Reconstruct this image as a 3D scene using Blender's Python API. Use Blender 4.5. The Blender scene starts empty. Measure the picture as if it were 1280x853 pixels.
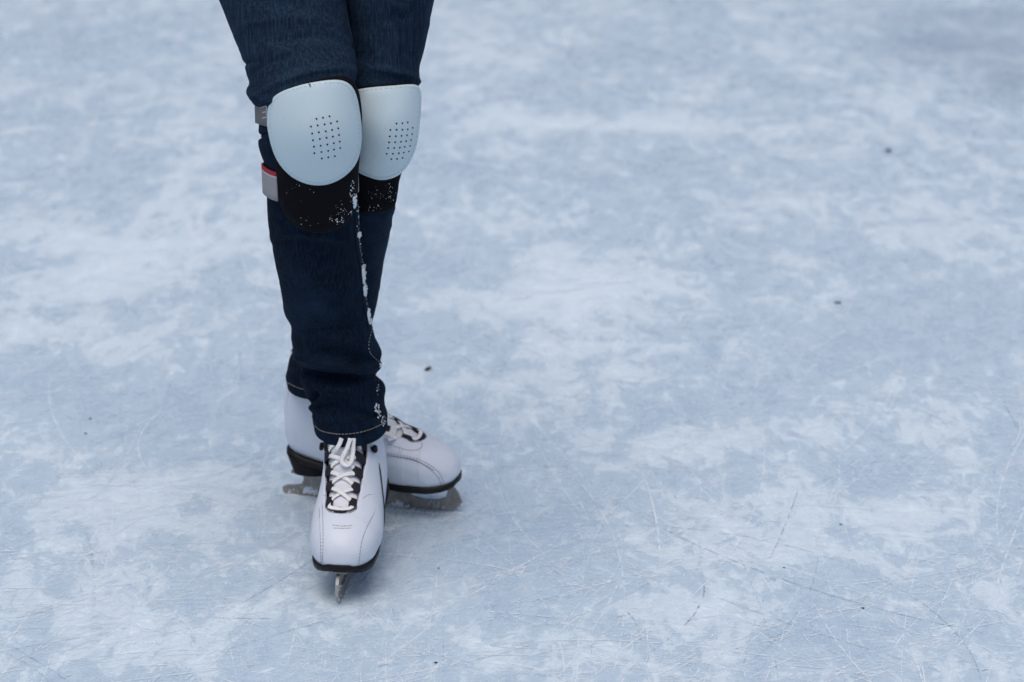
import bpy, bmesh, math, random
from mathutils import Vector, noise
from mathutils.bvhtree import BVHTree
from mathutils.geometry import tessellate_polygon
random.seed(7)
R = math.radians; pi = math.pi
sc = bpy.context.scene
col = sc.collection

# ------------------------------------------------------------------ camera
CH, PITCH, FPX = 1.25, R(21), 2600.0
cp, sp = math.cos(PITCH), math.sin(PITCH)
CAM = Vector((0, 0, CH))
cd = bpy.data.cameras.new('camera'); cam = bpy.data.objects.new('camera', cd); col.objects.link(cam)
cam.location = CAM; cam.rotation_euler = (R(90) - PITCH, 0, 0)
cd.sensor_width = 36; cd.lens = FPX / 1280 * 36; cd.clip_end = 2000; cd.clip_start = .05
cd.dof.use_dof = True; cd.dof.focus_distance = 2.52; cd.dof.aperture_fstop = 4.5
sc.camera = cam

def ray(px, py):
    v = 426.5 - py
    return Vector((px - 640, cp * FPX + sp * v, -sp * FPX + cp * v))
def P(px, py, Y):
    d = ray(px, py); return CAM + d * (Y / d.y)
def G(px, py, z=0):
    d = ray(px, py); return CAM + d * ((z - CH) / d.z)
def ppm(p):                                   # pixels per metre at a point
    q = p - CAM; return FPX / (q.y * cp - q.z * sp)

# ------------------------------------------------------------------ helpers
def tag(o, label=None, cat=None, group=None, kind=None):
    if label: o['label'] = label
    if cat: o['category'] = cat
    if group: o['group'] = group
    if kind: o['kind'] = kind
    return o
def empty(name, loc, parent=None):
    o = bpy.data.objects.new(name, None); col.objects.link(o); o.location = loc
    o.empty_display_size = .05
    if parent: o.parent = parent; o.location = Vector(loc) - origin(parent)
    return o
def origin(o):
    p = Vector((0, 0, 0))
    while o: p += o.location; o = o.parent
    return p
def mesh(name, verts, faces, mats, parent=None, smooth=True, mi=None, weld=0, loc=None):
    """verts are world coordinates"""
    base = Vector(loc) if loc is not None else (origin(parent) if parent else Vector((0, 0, 0)))
    me = bpy.data.meshes.new(name)
    me.from_pydata([tuple(Vector(v) - base) for v in verts], [], faces)
    if not isinstance(mats, (list, tuple)): mats = [mats]
    for m in mats: me.materials.append(m)
    if mi: me.polygons.foreach_set('material_index', mi)
    bm = bmesh.new(); bm.from_mesh(me)
    if weld: bmesh.ops.remove_doubles(bm, verts=bm.verts, dist=weld)
    bmesh.ops.recalc_face_normals(bm, faces=bm.faces)
    bm.to_mesh(me); bm.free()
    if smooth: me.polygons.foreach_set('use_smooth', [True] * len(me.polygons))
    o = bpy.data.objects.new(name, me); col.objects.link(o)
    o.location = base
    if parent: o.parent = parent; o.location = base - origin(parent)
    return o
def grid_faces(nr, nc, closed=False, off=0):
    f = []
    for i in range(nr - 1):
        for j in range(nc if closed else nc - 1):
            k = (j + 1) % nc
            f.append((off + i * nc + j, off + i * nc + k, off + (i + 1) * nc + k, off + (i + 1) * nc + j))
    return f
def lerp(a, b, t): return a + (b - a) * t
def cr(p0, p1, p2, p3, t):
    return .5 * ((2 * p1) + (-p0 + p2) * t + (2 * p0 - 5 * p1 + 4 * p2 - p3) * t * t + (-p0 + 3 * p1 - 3 * p2 + p3) * t ** 3)
def spline(rows, s):
    """rows of equal tuples, s in index units"""
    n = len(rows); i = max(0, min(n - 2, int(s))); t = s - i
    a, b, c, d = rows[max(i - 1, 0)], rows[i], rows[i + 1], rows[min(i + 2, n - 1)]
    return [cr(a[k], b[k], c[k], d[k], t) for k in range(len(b))]
def pathpts(pts, n):
    """resample a spline through pts"""
    out = [Vector(spline(pts, i / (n - 1) * (len(pts) - 1))) for i in range(n)]
    return out
def ribbon(V, F, pts, nrm, w, th, seg=8, taper=False):
    """flat elliptical cord along pts with face normals nrm"""
    o = len(V); n = len(pts)
    for i in range(n):
        t = (pts[min(i + 1, n - 1)] - pts[max(i - 1, 0)]).normalized()
        s = t.cross(nrm[i]); s.normalize(); u = s.cross(t)
        k = 1.0
        if taper: k = max(.15, min(1, min(i, n - 1 - i) / max(1, n * .12)))
        for j in range(seg):
            a = 2 * pi * j / seg
            V.append(pts[i] + s * math.cos(a) * w * .5 * k + u * math.sin(a) * th * .5 * k)
    F.extend(grid_faces(n, seg, True, o))
    F.append(tuple(o + j for j in range(seg))[::-1]); F.append(tuple(o + (n - 1) * seg + j for j in range(seg)))
def blob(V, F, c, r, sq=(1, 1, 1), rough=.35, seed=0, nu=8, nv=6):
    o = len(V)
    for i in range(nv):
        th = pi * (i + .001) / (nv - 1) if i < nv - 1 else pi * .999
        for j in range(nu):
            a = 2 * pi * j / nu
            d = Vector((math.sin(th) * math.cos(a), math.sin(th) * math.sin(a), math.cos(th)))
            k = r * (1 + rough * noise.noise(d * 1.7 + Vector((seed * 3.1, 0, 0))))
            V.append(c + Vector((d.x * sq[0], d.y * sq[1], d.z * sq[2])) * k)
    F.extend(grid_faces(nv, nu, True, o))
    F.append(tuple(o + j for j in range(nu))); F.append(tuple(o + (nv - 1) * nu + j for j in range(nu))[::-1])
def solid(o, th, offset=-1):
    m = o.modifiers.new('thickness', 'SOLIDIFY'); m.thickness = th; m.offset = offset; m.thickness_clamp = 1.0; return m

# ------------------------------------------------------------------ materials
def mat(name, colr, rough=.5, metal=0, spec=.5, sheen=0):
    m = bpy.data.materials.new(name); m.use_nodes = True
    b = m.node_tree.nodes['Principled BSDF']
    b.inputs['Base Color'].default_value = (*colr, 1); b.inputs['Roughness'].default_value = rough
    b.inputs['Metallic'].default_value = metal; b.inputs['Specular IOR Level'].default_value = spec
    if sheen: b.inputs['Sheen Weight'].default_value = sheen; b.inputs['Sheen Roughness'].default_value = .5
    return m
class NT:
    def __init__(s, m): s.t = m.node_tree; s.n = s.t.nodes; s.b = s.n['Principled BSDF']
    def add(s, typ, **kw):
        n = s.n.new(typ)
        for k, v in kw.items(): setattr(n, k, v)
        return n
    def link(s, a, b): s.t.links.new(a, b)
    def coord(s, scale=(1, 1, 1), rot=(0, 0, 0), out='Object', src=None):
        mp = s.add('ShaderNodeMapping'); mp.inputs['Scale'].default_value = scale; mp.inputs['Rotation'].default_value = rot
        if src is None:
            tc = s.add('ShaderNodeTexCoord'); src = tc.outputs[out]
        s.link(src, mp.inputs['Vector']); return mp.outputs[0]
    def noise(s, vec, scale, detail=4, rough=.5, dist=0):
        n = s.add('ShaderNodeTexNoise'); n.inputs['Scale'].default_value = scale; n.inputs['Detail'].default_value = detail
        n.inputs['Roughness'].default_value = rough; n.inputs['Distortion'].default_value = dist
        s.link(vec, n.inputs['Vector']); return n.outputs['Fac']
    def rng(s, v, a, b, c=0, d=1, smooth=True):
        n = s.add('ShaderNodeMapRange'); n.interpolation_type = 'SMOOTHSTEP' if smooth else 'LINEAR'
        for i, x in zip((1, 2, 3, 4), (a, b, c, d)): n.inputs[i].default_value = x
        s.link(v, n.inputs[0]); return n.outputs[0]
    def math(s, op, a, b, clamp=False):
        n = s.add('ShaderNodeMath', operation=op); n.use_clamp = clamp
        for i, x in enumerate((a, b)):
            if isinstance(x, (int, float)): n.inputs[i].default_value = x
            else: s.link(x, n.inputs[i])
        return n.outputs[0]
    def mix(s, f, a, b):
        n = s.add('ShaderNodeMix', data_type='RGBA')
        if isinstance(f, (int, float)): n.inputs['Factor'].default_value = f
        else: s.link(f, n.inputs['Factor'])
        for i, x in zip((6, 7), (a, b)):
            if isinstance(x, tuple): n.inputs[i].default_value = (*x, 1)
            else: s.link(x, n.inputs[i])
        return n.outputs[2]
    def bump(s, h, strength=.3, dist=.001, prev=None):
        n = s.add('ShaderNodeBump'); n.inputs['Strength'].default_value = strength; n.inputs['Distance'].default_value = dist
        s.link(h, n.inputs['Height'])
        if prev: s.link(prev, n.inputs['Normal'])
        s.link(n.outputs[0], s.b.inputs['Normal']); return n.outputs[0]

def denim_material():
    m = mat('denim', (.012, .024, .05), .9, spec=.08); t = NT(m)
    v1 = t.coord((480, 480, 14)); n1 = t.noise(v1, 1, 5, .7)
    v2 = t.coord((9, 9, 6)); n2 = t.noise(v2, 1, 4, .6)
    v3 = t.coord((900, 900, 900)); n3 = t.noise(v3, 1, 2, .5)
    c = t.mix(t.rng(n1, .35, .75), (.0022, .0052, .0135), (.0075, .0195, .041))
    c = t.mix(t.rng(n2, .40, .75), c, (.011, .026, .052))
    # thighs are more faded than shins
    tc = t.add('ShaderNodeTexCoord'); sx = t.add('ShaderNodeSeparateXYZ'); t.link(tc.outputs['Object'], sx.inputs[0])
    fade = t.rng(sx.outputs[2], .56, .66)
    c2 = t.mix(t.rng(n1, .35, .75), (.009, .020, .040), (.030, .061, .106))
    c = t.mix(t.math('MULTIPLY', fade, t.rng(n2, .2, .65, .25, .9)), c, c2)
    t.link(c, t.b.inputs['Base Color'])
    h = t.math('ADD', t.math('MULTIPLY', n3, .5), n1)
    a = t.bump(h, .25, .0005)
    v4 = t.coord((14, 14, 38)); n4 = t.noise(v4, 1, 4, .6, .8)
    t.bump(n4, .55, .007, a)
    return m
DENIM = denim_material()
def leather():
    m = mat('white_leather', (.63, .68, .765), .42, spec=.4); t = NT(m)
    n = t.noise(t.coord(), 900, 3, .6); n2 = t.noise(t.coord(), 22, 4, .6); n3 = t.noise(t.coord(), 90, 5, .7)
    a = t.bump(n, .12, .0004); t.bump(n2, .4, .005, a)
    t.link(t.mix(t.rng(n3, .6, .78), (.63, .68, .765), (.53, .55, .60)), t.b.inputs['Base Color'])
    t.link(t.rng(n3, .3, .7, .36, .52), t.b.inputs['Roughness'])
    return m
LEATHER = leather()
TONGUE = mat('tongue_fabric', (.70, .71, .77), .75)
LINING = mat('black_lining', (.012, .013, .022), .8, spec=.2)
WEB = mat('black_webbing', (.012, .013, .02), .75, spec=.25)
def lace_m():
    m = mat('white_lace', (.78, .79, .79), .8); t = NT(m)
    t.bump(t.noise(t.coord(), 1400, 2, .5), .6, .0006); return m
LACE = lace_m()
SOLE = mat('black_sole', (.006, .006, .007), .5, spec=.25)
def heel_m():
    m = mat('stacked_heel', (.006, .006, .007), .6, spec=.2); t = NT(m)
    w = t.add('ShaderNodeTexWave'); w.bands_direction = 'Z'; w.inputs['Scale'].default_value = 95; w.inputs['Distortion'].default_value = .3
    t.link(t.coord(), w.inputs['Vector']); t.bump(w.outputs['Fac'], .5, .0012)
    return m
HEEL = heel_m()
def steel():
    m = mat('worn_steel', (.3, .28, .26), .42, .35); t = NT(m)
    n = t.noise(t.coord(), 60, 5, .7); n2 = t.noise(t.coord((40, 40, 500)), 1, 3, .6)
    t.link(t.mix(t.rng(n, .35, .7), (.225, .212, .20), (.38, .365, .35)), t.b.inputs['Base Color'])
    t.link(t.rng(n, .3, .7, .34, .55), t.b.inputs['Roughness']); t.bump(n2, .15, .0004)
    return m
STEEL = steel()
EDGE = mat('ground_steel_edge', (.4, .39, .38), .35, .6)
THREAD = mat('grey_thread', (.12, .12, .15), .8)
CREASE = mat('seam_grey_thread', (.28, .28, .33), .8)  # plain grey of the seam line and rolled opening edge
HEMTHREAD = mat('tan_thread', (.24, .21, .185), .8)
def shell_m():
    m = mat('pad_shell_plastic', (.51, .635, .69), .45, spec=.35); t = NT(m)
    n = t.noise(t.coord(), 70, 5, .65)
    sc1 = t.noise(t.coord((30, 30, 260), (.3, .5, 0)), 1, 4, .7); sc2 = t.noise(t.coord((240, 30, 30), (0, .4, .2)), 1, 4, .7)
    k = t.math('MAXIMUM', t.rng(sc1, .70, .76, 0, .5), t.rng(sc2, .70, .76, 0, .5))
    t.link(t.mix(t.math('MAXIMUM', t.rng(n, .58, .8), k), (.51, .635, .69), (.45, .56, .62)), t.b.inputs['Base Color'])
    t.link(t.rng(n, .3, .7, .36, .5), t.b.inputs['Roughness'])
    t.bump(t.noise(t.coord(), 700, 2, .5), .06, .0004); return m
SHELL = shell_m()
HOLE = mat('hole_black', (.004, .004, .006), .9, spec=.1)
def neoprene():
    m = mat('black_neoprene', (.004, .0045, .007), .9, spec=.12); t = NT(m)
    n = t.noise(t.coord(), 260, 4, .8); n2 = t.noise(t.coord(), 30, 3, .6)
    f = t.math('MULTIPLY', t.rng(n, .70, .76), t.rng(n2, .52, .66))
    t.link(t.mix(f, (.004, .0045, .007), (.5, .55, .6)), t.b.inputs['Base Color'])
    t.bump(t.noise(t.coord(), 1100, 2, .5), .4, .0008); return m
NEO = neoprene()
ELASTIC = mat('grey_elastic', (.14, .14, .15), .85); NT(ELASTIC).bump(NT(ELASTIC).noise(NT(ELASTIC).coord((900, 900, 200)), 1, 2), .5, .0006)
ELASTIC2 = mat('pale_grey_elastic', (.28, .28, .30), .85)
RED = mat('red_edge', (.28, .012, .03), .8)
PALE = mat('pale_edge', (.42, .42, .45), .8)
def snow_m():
    m = mat('snow', (.80, .86, .92), .7); t = NT(m)
    t.bump(t.noise(t.coord(), 900, 3, .7), .8, .001); return m
SNOW = snow_m()
LEAF = mat('dead_leaf_brown', (.045, .022, .013), .8)
DIRT = mat('dark_dirt', (.03, .03, .035), .9)

# ------------------------------------------------------------------ ice
def ice_material():
    m = mat('rink_ice', (.5, .6, .7), .4, spec=.4); t = NT(m)
    at = t.add('ShaderNodeAttribute', attribute_name='frost')
    fr = t.math('MULTIPLY', t.math('SUBTRACT', at.outputs['Fac'], .5), 2.0)
    base = t.coord()
    big = t.noise(base, 2.3, 4, .62, .6)
    med = t.noise(t.coord((1, .62, 1), (0, 0, .2)), 8.5, 7, .70, 1.1)
    sm = t.noise(t.coord((1.2, .7, 1), (0, 0, -.4)), 28, 6, .75, .8)
    # streaks scraped by blades, several directions
    st = None
    for k, (rz, sx, sy, s) in enumerate([(.35, 1, 16, 9), (-.7, 1, 20, 7), (1.25, 1, 18, 8), (-1.45, 1, 14, 11), (-.15, 1, 22, 8)]):
        wrp = t.add('ShaderNodeVectorMath', operation='MULTIPLY_ADD')
        nn = t.add('ShaderNodeTexNoise'); nn.inputs['Scale'].default_value = 1.1 + .3 * k; nn.inputs['Detail'].default_value = 1
        t.link(base, nn.inputs['Vector']); t.link(nn.outputs['Color'], wrp.inputs[0])
        wrp.inputs[1].default_value = (.5, .5, 0); t.link(base, wrp.inputs[2])
        n = t.noise(t.coord((sx, sy, 1), (0, 0, rz), src=wrp.outputs[0]), s, 5, .75)
        r = t.rng(n, .56, .70)
        st = r if st is None else t.math('MAXIMUM', st, r)
    f = t.math('ADD', t.math('MULTIPLY', t.math('SUBTRACT', big, .5), 1.1), t.math('MULTIPLY', t.math('SUBTRACT', med, .5), 1.9))
    f = t.math('ADD', f, t.math('MULTIPLY', t.math('SUBTRACT', sm, .5), 1.5))
    f = t.math('ADD', f, fr)
    f1 = t.rng(f, -.42, .62, smooth=False)
    edge = t.rng(f, .05, .15)
    f1 = t.math('ADD', t.math('MULTIPLY', f1, .52), t.math('MULTIPLY', edge, .28))
    for sc_, wd, seed_ in ((5.5, .010, 0), (14, .022, 3)):
        wn = t.noise(t.coord((1, .8, 1), (seed_, 0, .9 * seed_)), sc_, 3, .62, .7)
        rid = t.rng(t.math('ABSOLUTE', t.math('SUBTRACT', wn, .5), 0), 0, wd, 1, 0)
        f1 = t.math('ADD', f1, t.math('MULTIPLY', rid, t.rng(sm, .42, .62, 0, .24)))
    fst = t.math('MULTIPLY', st, t.rng(sm, .35, .65, .08, .50))
    f2 = t.math('ADD', f1, fst, True)
    clear, frost = (.396, .520, .636), (.68, .79, .857)
    c = t.mix(f2, clear, frost)
    fine = t.noise(base, 170, 6, .8)
    c = t.mix(t.rng(fine, .50, .78, 0, .35), c, (.78, .84, .88))
    c = t.mix(t.rng(fine, .22, .42, .22, 0), c, (.32, .43, .56))
    # patches of darker ice colour, painted as attribute
    wt = t.add('ShaderNodeAttribute', attribute_name='dark_ice')
    c = t.mix(t.math('MULTIPLY', wt.outputs['Fac'], t.rng(big, .3, .65, 1, .65)), c, (.18, .26, .37))
    t.link(c, t.b.inputs['Base Color'])
    t.link(t.rng(f2, 0, 1, .24, .60, False), t.b.inputs['Roughness'])
    cb = t.noise(base, 60, 4, .8)
    t.bump(cb, .35, .0025)
    return m
# (px, py, half-width px, half-height px, amount): worn white frost (+) and clearer blue ice (-)
BL = [(200, 310, 110, 34, .7), (330, 262, 70, 16, .5), (120, 360, 150, 30, .4), (60, 290, 70, 30, .3), (230, 150, 70, 40, .3), (140, 60, 170, 20, -.25),
 (90, 130, 80, 30, -.2), (270, 355, 60, 18, -.6), (210, 375, 50, 12, -.4), (60, 420, 80, 20, .3), (150, 440, 70, 16, .3), (60, 500, 80, 24, -.35), (220, 500, 90, 22, -.35),
 (330, 470, 40, 20, -.3), (150, 620, 100, 30, .35), (230, 600, 70, 18, .5), (60, 660, 60, 30, .3), (150, 560, 90, 16, .0), (240, 740, 90, 30, -.3), (130, 780, 110, 40, .35),
 (330, 680, 50, 24, .3), (320, 620, 40, 20, -.3), (30, 780, 40, 40, -.2), (560, 620, 60, 20, -.3), (600, 560, 60, 20, .1), (560, 520, 70, 16, -.2),
 (640, 400, 110, 40, -.1), (700, 370, 90, 34, .75), (750, 350, 60, 18, .4), (680, 320, 50, 12, .3), (590, 380, 60, 22, .35), (540, 330, 40, 20, -.4), (560, 440, 60, 20, -.4),
 (760, 440, 90, 14, .4), (800, 465, 60, 10, .5), (700, 475, 50, 16, .3), (650, 520, 50, 14, .45), (840, 520, 90, 20, -.4), (700, 560, 50, 14, .3),
 (850, 560, 60, 20, .55), (780, 650, 120, 40, -.35), (680, 700, 80, 60, -.35), (920, 640, 70, 30, .45), (980, 600, 60, 24, .3), (1050, 590, 60, 24, -.3),
 (1160, 540, 70, 30, .5), (1170, 600, 60, 30, .5), (1100, 640, 90, 24, .4), (1250, 620, 60, 40, -.1), (1000, 690, 120, 18, .4), (860, 760, 90, 30, .45), (1080, 740, 90, 40, -.05),
 (1220, 760, 60, 60, .2), (1000, 800, 80, 40, -.2), (900, 820, 60, 30, .2), (720, 820, 80, 30, .35), (600, 800, 60, 30, .35), (520, 760, 50, 30, .2), (640, 760, 50, 20, -.3),
 (960, 320, 90, 40, -.25), (1000, 330, 40, 16, .4), (960, 255, 40, 10, .5), (1000, 370, 70, 14, .25), (800, 220, 140, 22, -.35), (880, 160, 160, 14, .35), (720, 155, 120, 10, .55),
 (660, 75, 60, 14, .3), (760, 70, 100, 20, -.3), (850, 110, 120, 14, -.25), (1020, 110, 110, 20, -.1), (1120, 170, 120, 24, .3), (1000, 60, 80, 10, .2), (1180, 250, 90, 40, .25),
 (1240, 400, 60, 60, -.2), (1130, 420, 110, 30, -.1), (1180, 390, 80, 14, .2), (980, 480, 90, 26, -.35), (1180, 470, 80, 20, .2), (560, 60, 60, 30, .2), (600, 130, 60, 20, .3), (590, 220, 60, 20, -.3),
 (560, 270, 50, 16, .2), (400, 760, 80, 30, .1), (460, 820, 90, 20, -.15), (300, 60, 80, 20, .1), (30, 40, 60, 40, -.1), (1060, 360, 30, 10, .3), (1140, 320, 40, 14, -.3), (620, 480, 30, 10, .4)]
DARK_ICE = [(1225, 55, 110, 26, .75), (1270, 100, 60, 26, .6), (1150, 75, 60, 14, .25), (1240, 20, 120, 10, .5)]  # ellipses where the ice colour is darker
def build_ice():
    xs = [-400, -60, -15, -5] + [-2.6 + .04 * i for i in range(131)] + [5, 15, 60, 400]
    ys = [-200, -30, -6, 0, .8] + [1.4 + .03 * i for i in range(190)] + [7.6, 9, 12, 20, 60, 600]
    V = [(x, y, 0) for y in ys for x in xs]; F = grid_faces(len(ys), len(xs))
    o = mesh('ice', V, F, ice_material(), smooth=False)
    me = o.data
    at = me.attributes.new('frost', 'FLOAT', 'POINT'); wt = me.attributes.new('dark_ice', 'FLOAT', 'POINT')
    A = []; W = []
    for v in me.vertices:
        q = v.co - CAM; dep = q.y * cp - q.z * sp; a = 0; w = 0
        if dep > .5 and abs(v.co.x) < 3 and v.co.y < 8:
            px = 640 + q.x / dep * FPX; py = 426.5 - (q.y * sp + q.z * cp) / dep * FPX
            for bx, by, rx, ry, am in BL:
                d = ((px - bx) / rx) ** 2 + ((py - by) / ry) ** 2
                if d < 6: a += am * math.exp(-d)
            for bx, by, rx, ry, am in DARK_ICE:
                d = ((px - bx) / rx) ** 2 + ((py - by) / ry) ** 2
                if d < 6: w += am * math.exp(-d)
        A.append(.5 + a * .32); W.append(min(w, 1))
    at.data.foreach_set('value', A); wt.data.foreach_set('value', W)
    tag(o, kind='structure'); return o
build_ice()

def marks_material(name, c):
    m = mat(name, c, .7, spec=.2); t = NT(m)
    at = t.add('ShaderNodeAttribute', attribute_name='opacity')
    n = t.noise(t.coord(), 55, 3, .7); n2 = t.noise(t.coord(), 700, 3, .7)
    cov = t.math('MULTIPLY', at.outputs['Fac'], t.rng(n, .36, .58, .35, 1))
    a = t.rng(t.math('ADD', n2, t.math('MULTIPLY', t.math('SUBTRACT', cov, .5), .62)), .40, .46, 0, .95)
    t.link(a, t.b.inputs['Alpha']); return m
def build_marks():
    V, F, O, MI = [], [], [], []
    def add(pts, w, op, mi, z):
        o = len(V); n = len(pts)
        for i, p in enumerate(pts):
            t = (pts[min(i + 1, n - 1)] - pts[max(i - 1, 0)]).normalized(); s = Vector((-t.y, t.x, 0))
            q = i / (n - 1); e = min(1, q * 5, (1 - q) * 5)
            wj = w * (.45 + .55 * e) * (1 + .35 * noise.noise(p * 23))
            for k in (-1, 0, 1):
                V.append((p.x + s.x * wj * k * .5, p.y + s.y * wj * k * .5, z)); O.append(op * (.3 + .7 * e) * (1 if k == 0 else .5))
        for i in range(n - 1):
            for k in range(2):
                F.append((o + 3 * i + k, o + 3 * i + k + 1, o + 3 * i + k + 4, o + 3 * i + k + 3)); MI.append(mi)
    def arc(x, y, a, L, curv, dc=0, n=None):
        n = n or max(4, int(L / .03)); pts = []; st = L / n
        p = Vector((x, y, 0))
        for i in range(n + 1):
            pts.append(p.copy()); a += curv * st; curv += dc * st
            p = p + Vector((math.cos(a), math.sin(a), 0)) * st
        return pts
    rr = random.Random(11); zc = 0
    for i in range(17000):
        y = 1.6 + 4.8 * rr.random() ** 1.15; x = rr.uniform(-1, 1) * (.5 + .35 * y)
        a = rr.gauss(.45, .5) if rr.random() < .45 else rr.uniform(0, pi)
        L = min(2.2, .06 + rr.expovariate(1 / .26)); cv = rr.gauss(0, 1.2)
        w = rr.choice([.0005, .0006, .0008, .001, .0012, .0017]) * max(1, y / 2.6); op = rr.uniform(.3, .95)
        mi = 1 if rr.random() < .035 else 0
        add(arc(x, y, a, L, cv, rr.gauss(0, 1.5)), w, op * (.75 if mi else 1), mi, .0004 + (i % 60) * .00001)
    for i in range(520):          # broader scraped bands
        y = 1.6 + 5.2 * rr.random(); x = rr.uniform(-1, 1) * (.9 + .35 * y)
        a = rr.gauss(.5, .5) if rr.random() < .5 else rr.uniform(0, pi)
        add(arc(x, y, a, rr.uniform(.15, .9), rr.gauss(0, 1.0)), rr.uniform(.004, .016), rr.uniform(.10, .36), 0, .0011 + (i % 50) * .00001)
    for i in range(3000):         # short nicks
        y = 1.6 + 3.2 * rr.random() ** 1.4; x = rr.uniform(-1, 1) * (.8 + .3 * y)
        add(arc(x, y, rr.uniform(0, pi), rr.uniform(.012, .05), rr.gauss(0, 8), n=4), rr.uniform(.0006, .0016), rr.uniform(.4, 1.), 1 if rr.random() < .12 else 0, .0017 + (i % 40) * .00001)
    # the marks that can be told one by one in the photograph
    def pm(pts, w, op, mi, z):
        g = [G(*p) for p in pts]; add(pathpts([tuple(p) for p in g], 26), w, op, mi, z)
    big = [([(102, 655), (112, 680), (118, 720), (117, 770), (110, 815)], .010, .45, 1), ([(110, 650), (121, 690), (124, 740), (120, 800)], .006, .5, 0),
        ([(876, 712), (880, 740), (868, 768), (845, 792)], .0035, .8, 1), ([(845, 792), (815, 815), (770, 853)], .006, .5, 1), ([(773, 755), (790, 772), (799, 792), (802, 815)], .003, .7, 1),
        ([(750, 760), (790, 742), (822, 722)], .006, .5, 1), ([(885, 752), (915, 765), (955, 780)], .003, .7, 0), ([(1020, 690), (1120, 712), (1200, 745), (1262, 790)], .005, .7, 0),
        ([(940, 690), (1000, 682), (1060, 700), (1130, 725)], .005, .5, 0), ([(1015, 670), (1060, 662), (1110, 655)], .004, .5, 1), ([(1110, 590), (1140, 560), (1175, 500)], .003, .5, 1),
        ([(1255, 505), (1275, 540)], .005, .7, 1), ([(925, 600), (955, 570), (985, 530)], .003, .4, 1), ([(800, 620), (850, 590), (900, 560), (1010, 530)], .003, .6, 0), ([(650, 690), (720, 660), (790, 632), (850, 600)], .004, .5, 0),
        ([(640, 640), (700, 610), (780, 580)], .003, .4, 0), ([(830, 360), (838, 395), (852, 415)], .007, .55, 0), ([(950, 360), (985, 340), (1020, 310)], .012, .6, 0), ([(1080, 310), (1180, 340), (1225, 375), (1238, 410)], .010, .4, 0),
        ([(1150, 305), (1220, 315), (1279, 325)], .010, .5, 0), ([(298, 430), (301, 460), (299, 500)], .004, .6, 1), ([(225, 600), (260, 640), (310, 690)], .003, .4, 1), ([(285, 815), (310, 780), (335, 740)], .004, .6, 0),
        ([(200, 580), (230, 610), (270, 640)], .003, .3, 1), ([(320, 560), (420, 560), (560, 505)], .003, .3, 0), ([(620, 853), (660, 820), (720, 790)], .006, .4, 0), ([(1120, 853), (1190, 800), (1240, 775)], .003, .35, 1),
        ([(1205, 853), (1240, 830), (1279, 815)], .004, .4, 1), ([(925, 853), (940, 790), (960, 740), (985, 700)], .004, .5, 1), ([(900, 560), (945, 620), (955, 700), (975, 760), (985, 820)], .012, .28, 1),
        ([(960, 250), (985, 265), (1000, 280)], .02, .5, 0), ([(640, 235), (700, 210)], .012, .5, 0), ([(448, 720), (458, 760), (452, 790)], .008, .4, 0), ([(470, 690), (500, 700), (540, 690), (600, 700)], .003, .4, 0)]
    for i, (p, w, op, mi) in enumerate(big): pm(p, w, op * (.62 if mi else .72), mi, .0006 + i * .00001)
    o = mesh('skate_marks', V, F, [marks_material('shaved_ice', (.76, .845, .91)), marks_material('blade_groove', (.27, .36, .47))], smooth=False, mi=MI)
    a = o.data.attributes.new('opacity', 'FLOAT', 'POINT'); a.data.foreach_set('value', O)
    for p in o.data.polygons[:1]: pass
    tag(o, 'pale and dark blade scratches criss-crossing the whole rink ice', 'skate marks', kind='stuff')
build_marks()

# ------------------------------------------------------------------ legs / jeans
# rows: py, left px, right px, centre depth Y, half depth b
FL = [(-60, 252, 424, 2.520, .078), (-30, 263, 427, 2.512, .076), (0, 275, 431, 2.503, .074), (30, 287, 437, 2.493, .071), (60, 299, 443, 2.478, .067), (76, 304, 445.5, 2.470, .065), (90, 308.5, 446, 2.462, .063), (104, 311, 444, 2.455, .062), (114, 308, 444, 2.450, .062),
      (122, 315, 445, 2.447, .058), (134, 323, 446, 2.445, .056), (152, 324, 447, 2.443, .056), (163, 323.5, 447, 2.442, .056), (169, 326, 447, 2.442, .056), (176, 323, 447, 2.442, .056), (190, 326, 447, 2.444, .056), (206, 332, 447, 2.447, .055), (230, 334, 447, 2.452, .053),
      (255, 334, 448, 2.458, .052), (280, 336, 450, 2.465, .052), (310, 341, 452, 2.472, .052), (340, 347, 455, 2.480, .051), (365, 352, 457.5, 2.486, .050), (391, 356, 462, 2.492, .048), (404, 363, 464, 2.495, .047), (414, 364.5, 467, 2.497, .047), (424, 364, 469, 2.499, .047), (434, 366.5, 474, 2.501, .047),
      (445, 371, 477, 2.503, .048), (455, 375, 478, 2.505, .048), (463, 372.5, 475, 2.507, .047), (471, 376, 468.5, 2.508, .045), (479, 381, 476, 2.510, .047), (490, 383, 480, 2.511, .049), (501, 383, 480.5, 2.512, .050), (510, 385, 481.5, 2.513, .053), (518, 390.5, 484, 2.514, .057), (527, 392, 485, 2.514, .061), (534, 393, 484.5, 2.514, .064)]
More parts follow.
